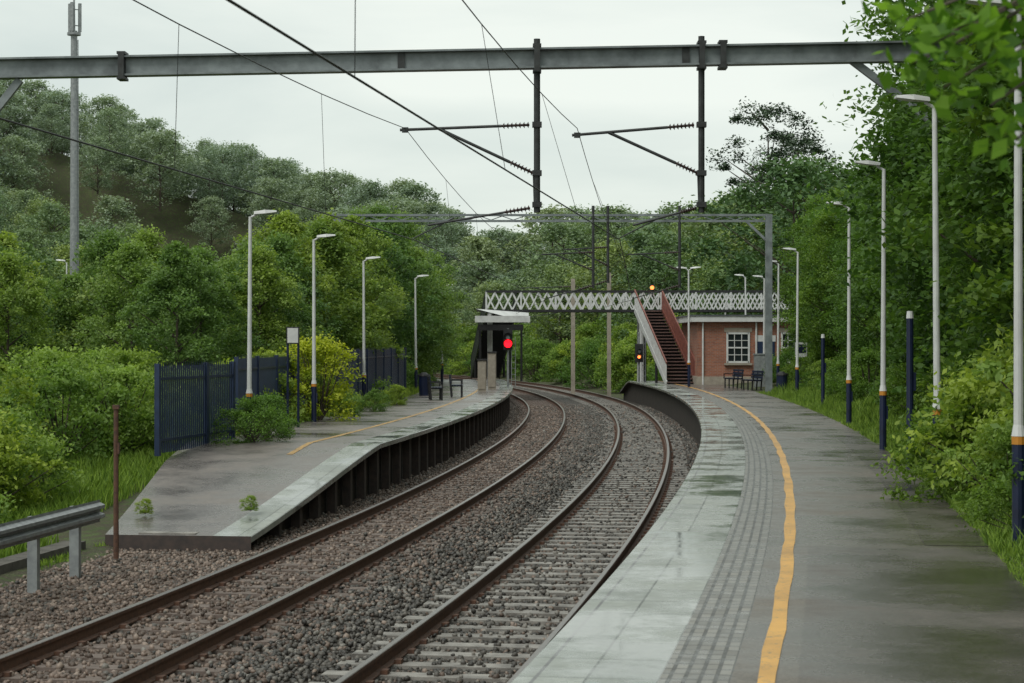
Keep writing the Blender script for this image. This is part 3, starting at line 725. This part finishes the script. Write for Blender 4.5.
# left trees behind platform
for i in range(26):
    s=52+i*2.4+random.uniform(-1,1); o=-12.2-random.uniform(0,1.6); x,y,_=P(s,o)
    k=np.interp(s,[52,62,80,95,112],[.55,.68,.76,.88,.98])
    place('birch_tree',random.choice(TL),x,y,random.uniform(.82,1.12)*k)
for i in range(16):
    s=46+i*4.0; o=-17-random.uniform(0,5); x,y,_=P(s,o)
    place('birch_tree',random.choice(TL),x,y,random.uniform(.85,1.1)*np.interp(s,[46,70,110],[.5,.70,.82]))
for i in range(26):
    s=43+i*1.7; x,y,_=P(s,-11.5-random.uniform(0,1.0)); place('bush',random.choice(TS+TB),x,y,random.uniform(.7,1.1))
for s in(94,98,102,106):
    x,y,_=P(s,-11.3); place('birch_tree',random.choice(TL),x,y,.75)
place('yellow_green_shrub',TY,W(320,53.5),53.5,1.0,z=.85)
place('bush',TB[1],W(252,41.5),41.7,.55,z=.85); place('bush',TB[0],W(268,44),44,.55,z=.85)
place('bush',TS[0],W(345,56),56,.4,z=.85); place('bush',TS[2],W(375,60),60,.35,z=.85); place('bush',TS[0],W(395,66),66,.35,z=.85)
for px,d,z in((250,32.5,.25),(145,32.5,.2)): place('weed',TS[0],W(px,d),d,.12,z=z)
# left foreground shrubs
for i in range(64):
    d=random.uniform(28,54); px=random.uniform(-160,140); x=W(px,d)
    s_,o_=so(x,d)
    lim=-12.0 if d<46 else -13
    if o_[0]>lim: continue
    if d<31 and random.random()<.5: continue
    place('bush',random.choice(TS),x,d,random.uniform(.6,1.05) if d>32 else random.uniform(.35,.6))
for i in range(50):
    d=random.uniform(55,118); px=random.uniform(-260,330); x=W(px,d)
    s_,o_=so(x,d)
    if o_[0]>-16: continue
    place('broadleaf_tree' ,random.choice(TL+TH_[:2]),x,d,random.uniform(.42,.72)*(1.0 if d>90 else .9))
# lineside growth beyond the bridge
for i in range(60):
    s=random.uniform(113,215); o=random.uniform(4.6,10); x,y,_=P(s,o)
    if y<114 and x>6.4: continue
    place('bush',random.choice(TS+TB),x,y,random.uniform(1.1,2.0),parent=None)
for i in range(26):
    s=random.uniform(114,215); o=random.uniform(8.5,14); x,y,_=P(s,o)
    if x>7 and y<118: continue
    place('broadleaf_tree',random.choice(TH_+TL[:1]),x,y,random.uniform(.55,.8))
for i in range(26):
    s=random.uniform(114,200); o=random.uniform(-15,-10.5); x,y,_=P(s,o)
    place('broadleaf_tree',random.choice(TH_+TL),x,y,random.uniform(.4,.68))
# hill forest
FO=empty('distant_forest')
cnt=0
XS=rng.uniform(-140,95,4200); YS=rng.uniform(116,370,4200); SS,OO=so(XS,YS); ZS=terr(XS,YS); pts=[]
for i in range(len(XS)):
    x,y,o_=XS[i],YS[i],OO[i]
    if -13<o_<9.5 or (7<x<19 and y<118): continue
    if abs(x)>y*.29+12: continue
    dm=4.6 if y<200 else 5.6
    if any((x-a)**2+(y-b)**2<dm*dm for a,b in pts): continue
    pts.append((x,y))
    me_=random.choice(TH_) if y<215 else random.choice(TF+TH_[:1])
    k=.95
    if x<-12: k=float(np.interp(y,[116,180,260],[.55,.72,.95]))
    elif y<230: k=.98
    if -14<x<4: k*=.86
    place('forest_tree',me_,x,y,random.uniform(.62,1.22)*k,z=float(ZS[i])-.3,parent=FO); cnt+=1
print('forest',cnt)
place('pine_tree',TPn,W(768,140),140,.96); place('pine_tree',TPn,W(792,150),150,.88)
# ------------------------------------------------------------------ grass
def grass(name,x,y,h,mat,zf=None):
    n=len(x); z=terr(x,y) if zf is None else zf
    a=rng.random(n)*6.28; w=.008+.006*rng.random(n); ln=h*rng.uniform(-.45,.45,n); ln2=h*rng.uniform(-.45,.45,n)
    b=np.stack([x,y,z-.03],1); u=np.stack([np.cos(a)*w,np.sin(a)*w,np.zeros(n)],1)
    tip=b+np.stack([ln,ln2,h],1); mid=b+np.stack([ln*.35,ln2*.35,h*.6],1)
    v=np.stack([b-u,b+u,mid+u*.8,tip,mid-u*.8],1).reshape(-1,3); i=np.arange(n)*5
    f=np.stack([i,i+1,i+2,i+3,i+4],1)
    me=np_mesh(name,v,f,None,[mat],rng.random(n)); COL.objects.link(bpy.data.objects.new(name,me))
n=60000; s=13+70*rng.random(n)**1.4; o=3.60+2.6*rng.random(n)**1.5; x,y=Pv(s,o)
cl=.5+.5*np.sin(s*1.7)*np.sin(o*3+s*.6); grass('grass_verge',x,y,(.12+.42*cl*rng.random(n))*(.5+.5*sm(3.65,4.3,o)),LF['grass'])
n=62000; s=14+30*rng.random(n)**.9; o=-9.38-7*rng.random(n)**1.3; x,y=Pv(s,o); k=~((s>29.5)&(o>-10.3)); x=x[k];y=y[k]
grass('grass_verge',x,y,.10+.30*rng.random(len(x)),LF['grass'])
n=3500; s=14+16*rng.random(n); o=-8.75-.22*rng.random(n)**.6; x,y=Pv(s,o)
k=(np.sin(s*2.1)+np.sin(s*.9+1))>.2; grass('grass_verge',x[k],y[k],.05+.12*rng.random(int(k.sum())),LF['grass'],np.full(int(k.sum()),-.19))
n=9000; s=41+45*rng.random(n); o=LE-lw(60)+.9*rng.random(n)**2*1.0; x,y=Pv(s,o); grass('grass_verge',x,y,.1+.22*rng.random(n),LF['grass'],np.full(n,.9))
# ------------------------------------------------------------------ overhanging tree near camera (right)
rg=np.random.default_rng(5); bv=[];bf=[];cen=[]
def addb(p0,p1,r0,r1,n=7):
    a,b=cyl_quads(p0,p1,r0,r1,n); o=len(bv); bv.extend(a); bf.extend([tuple(o+i for i in q) for q in b])
base=Vector((3.5,7.0,.8)); top=Vector((3.1,6.8,4.5)); addb(base,Vector((3.35,6.9,2.8)),.12,.10); addb(Vector((3.35,6.9,2.8)),top,.10,.07)
addb(top,Vector((3.0,6.9,6.5)),.07,.03)
tips=[(1.24,6.2,3.86),(1.20,6.1,3.98),(1.32,6.0,3.93),(1.36,6.3,3.80),(1.46,6.1,3.72),(1.42,6.2,3.95),(1.55,6.15,3.62),(1.60,6.25,3.8),(1.50,6.0,3.86),(1.34,6.25,4.06),(1.6,6.1,3.98),(1.75,6.3,3.66),(1.8,6.3,3.9),(2.0,6.4,4.2),(2.4,6.3,3.8),(2.2,7,5.2),(1.5,6.3,4.1),(1.27,6.05,3.9)]
for tp in tips:
    T=Vector(tp); m1=top.lerp(T,.6)+Vector((0,0,.12)); addb(top,m1,.03,.012,6); addb(m1,T,.011,.004,5)
    for k in range(34):
        q=m1.lerp(T,.2+.8*rg.random()) if rg.random()<.4 else T
        cen.append((q.x+rg.normal()*.055,q.y+rg.normal()*.08,q.z+rg.normal()*.042))
for k in range(5000):
    t=rg.normal(size=3); t/=np.linalg.norm(t); t*=rg.random()**.4
    cen.append((3.3+t[0]*1.3,7.0+t[1]*1.4,5.9+t[2]*1.3))
cen=np.array(cen); v,f=leaves(cen,.07,rg,.1,.62); bv=np.array(bv);bf=np.array(bf)
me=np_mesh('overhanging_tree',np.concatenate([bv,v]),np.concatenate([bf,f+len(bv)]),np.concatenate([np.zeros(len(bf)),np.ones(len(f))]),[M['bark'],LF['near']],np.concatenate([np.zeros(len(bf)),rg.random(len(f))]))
COL.objects.link(bpy.data.objects.new('overhanging_tree',me))
# ------------------------------------------------------------------ world & light
w=bpy.data.worlds.new('World'); scene.world=w; w.use_nodes=True; nd=w.node_tree.nodes; lk=w.node_tree.links
for n_ in list(nd): nd.remove(n_)
out=nd.new('ShaderNodeOutputWorld'); sky=nd.new('ShaderNodeTexSky'); sky.sky_type='NISHITA'; sky.sun_disc=False
el,az=math.radians(52),math.radians(215)
sky.sun_elevation=el; sky.sun_rotation=az
b1=nd.new('ShaderNodeBackground'); b1.inputs[1].default_value=.1; lk.new(sky.outputs[0],b1.inputs[0])
tc=nd.new('ShaderNodeTexCoord'); mp=nd.new('ShaderNodeMapping'); mp.inputs['Scale'].default_value=(1,1,3.2); lk.new(tc.outputs['Generated'],mp.inputs[0])
nz=nd.new('ShaderNodeTexNoise'); nz.inputs['Scale'].default_value=3.4; nz.inputs['Detail'].default_value=7; nz.inputs['Roughness'].default_value=.5; nz.inputs['Distortion'].default_value=.4; lk.new(mp.outputs[0],nz.inputs[0])
rp=nd.new('ShaderNodeValToRGB'); rp.color_ramp.elements[0].position=.35; rp.color_ramp.elements[0].color=(.66,.74,.70,1); rp.color_ramp.elements[1].position=.65; rp.color_ramp.elements[1].color=(.93,.98,.90,1)
lk.new(nz.outputs[0],rp.inputs[0])
b2=nd.new('ShaderNodeBackground'); b2.inputs[1].default_value=1.03; lk.new(rp.outputs[0],b2.inputs[0])
mx=nd.new('ShaderNodeMixShader'); mx.inputs[0].default_value=.88; lk.new(b1.outputs[0],mx.inputs[1]); lk.new(b2.outputs[0],mx.inputs[2]); lk.new(mx.outputs[0],out.inputs[0])
sl=bpy.data.lights.new('sun','SUN'); sl.energy=1.5; sl.angle=math.radians(22); sl.color=(1,.97,.92); so_=bpy.data.objects.new('sun',sl); COL.objects.link(so_)
dv=Vector((math.sin(az)*math.cos(el),math.cos(az)*math.cos(el),math.sin(el))); so_.rotation_euler=dv.to_track_quat('Z','Y').to_euler()
# ------------------------------------------------------------------ camera
cam=bpy.data.cameras.new('camera'); co=bpy.data.objects.new('camera',cam); COL.objects.link(co); scene.camera=co
co.location=(0,0,3.0); co.rotation_euler=(math.radians(90),0,0); cam.sensor_width=36; cam.lens=70.3; cam.clip_start=.1; cam.clip_end=6000
cam.dof.use_dof=True; cam.dof.focus_distance=48; cam.dof.aperture_fstop=6.3
scene.view_settings.view_transform='Standard'; scene.view_settings.look='None'; scene.view_settings.exposure=0
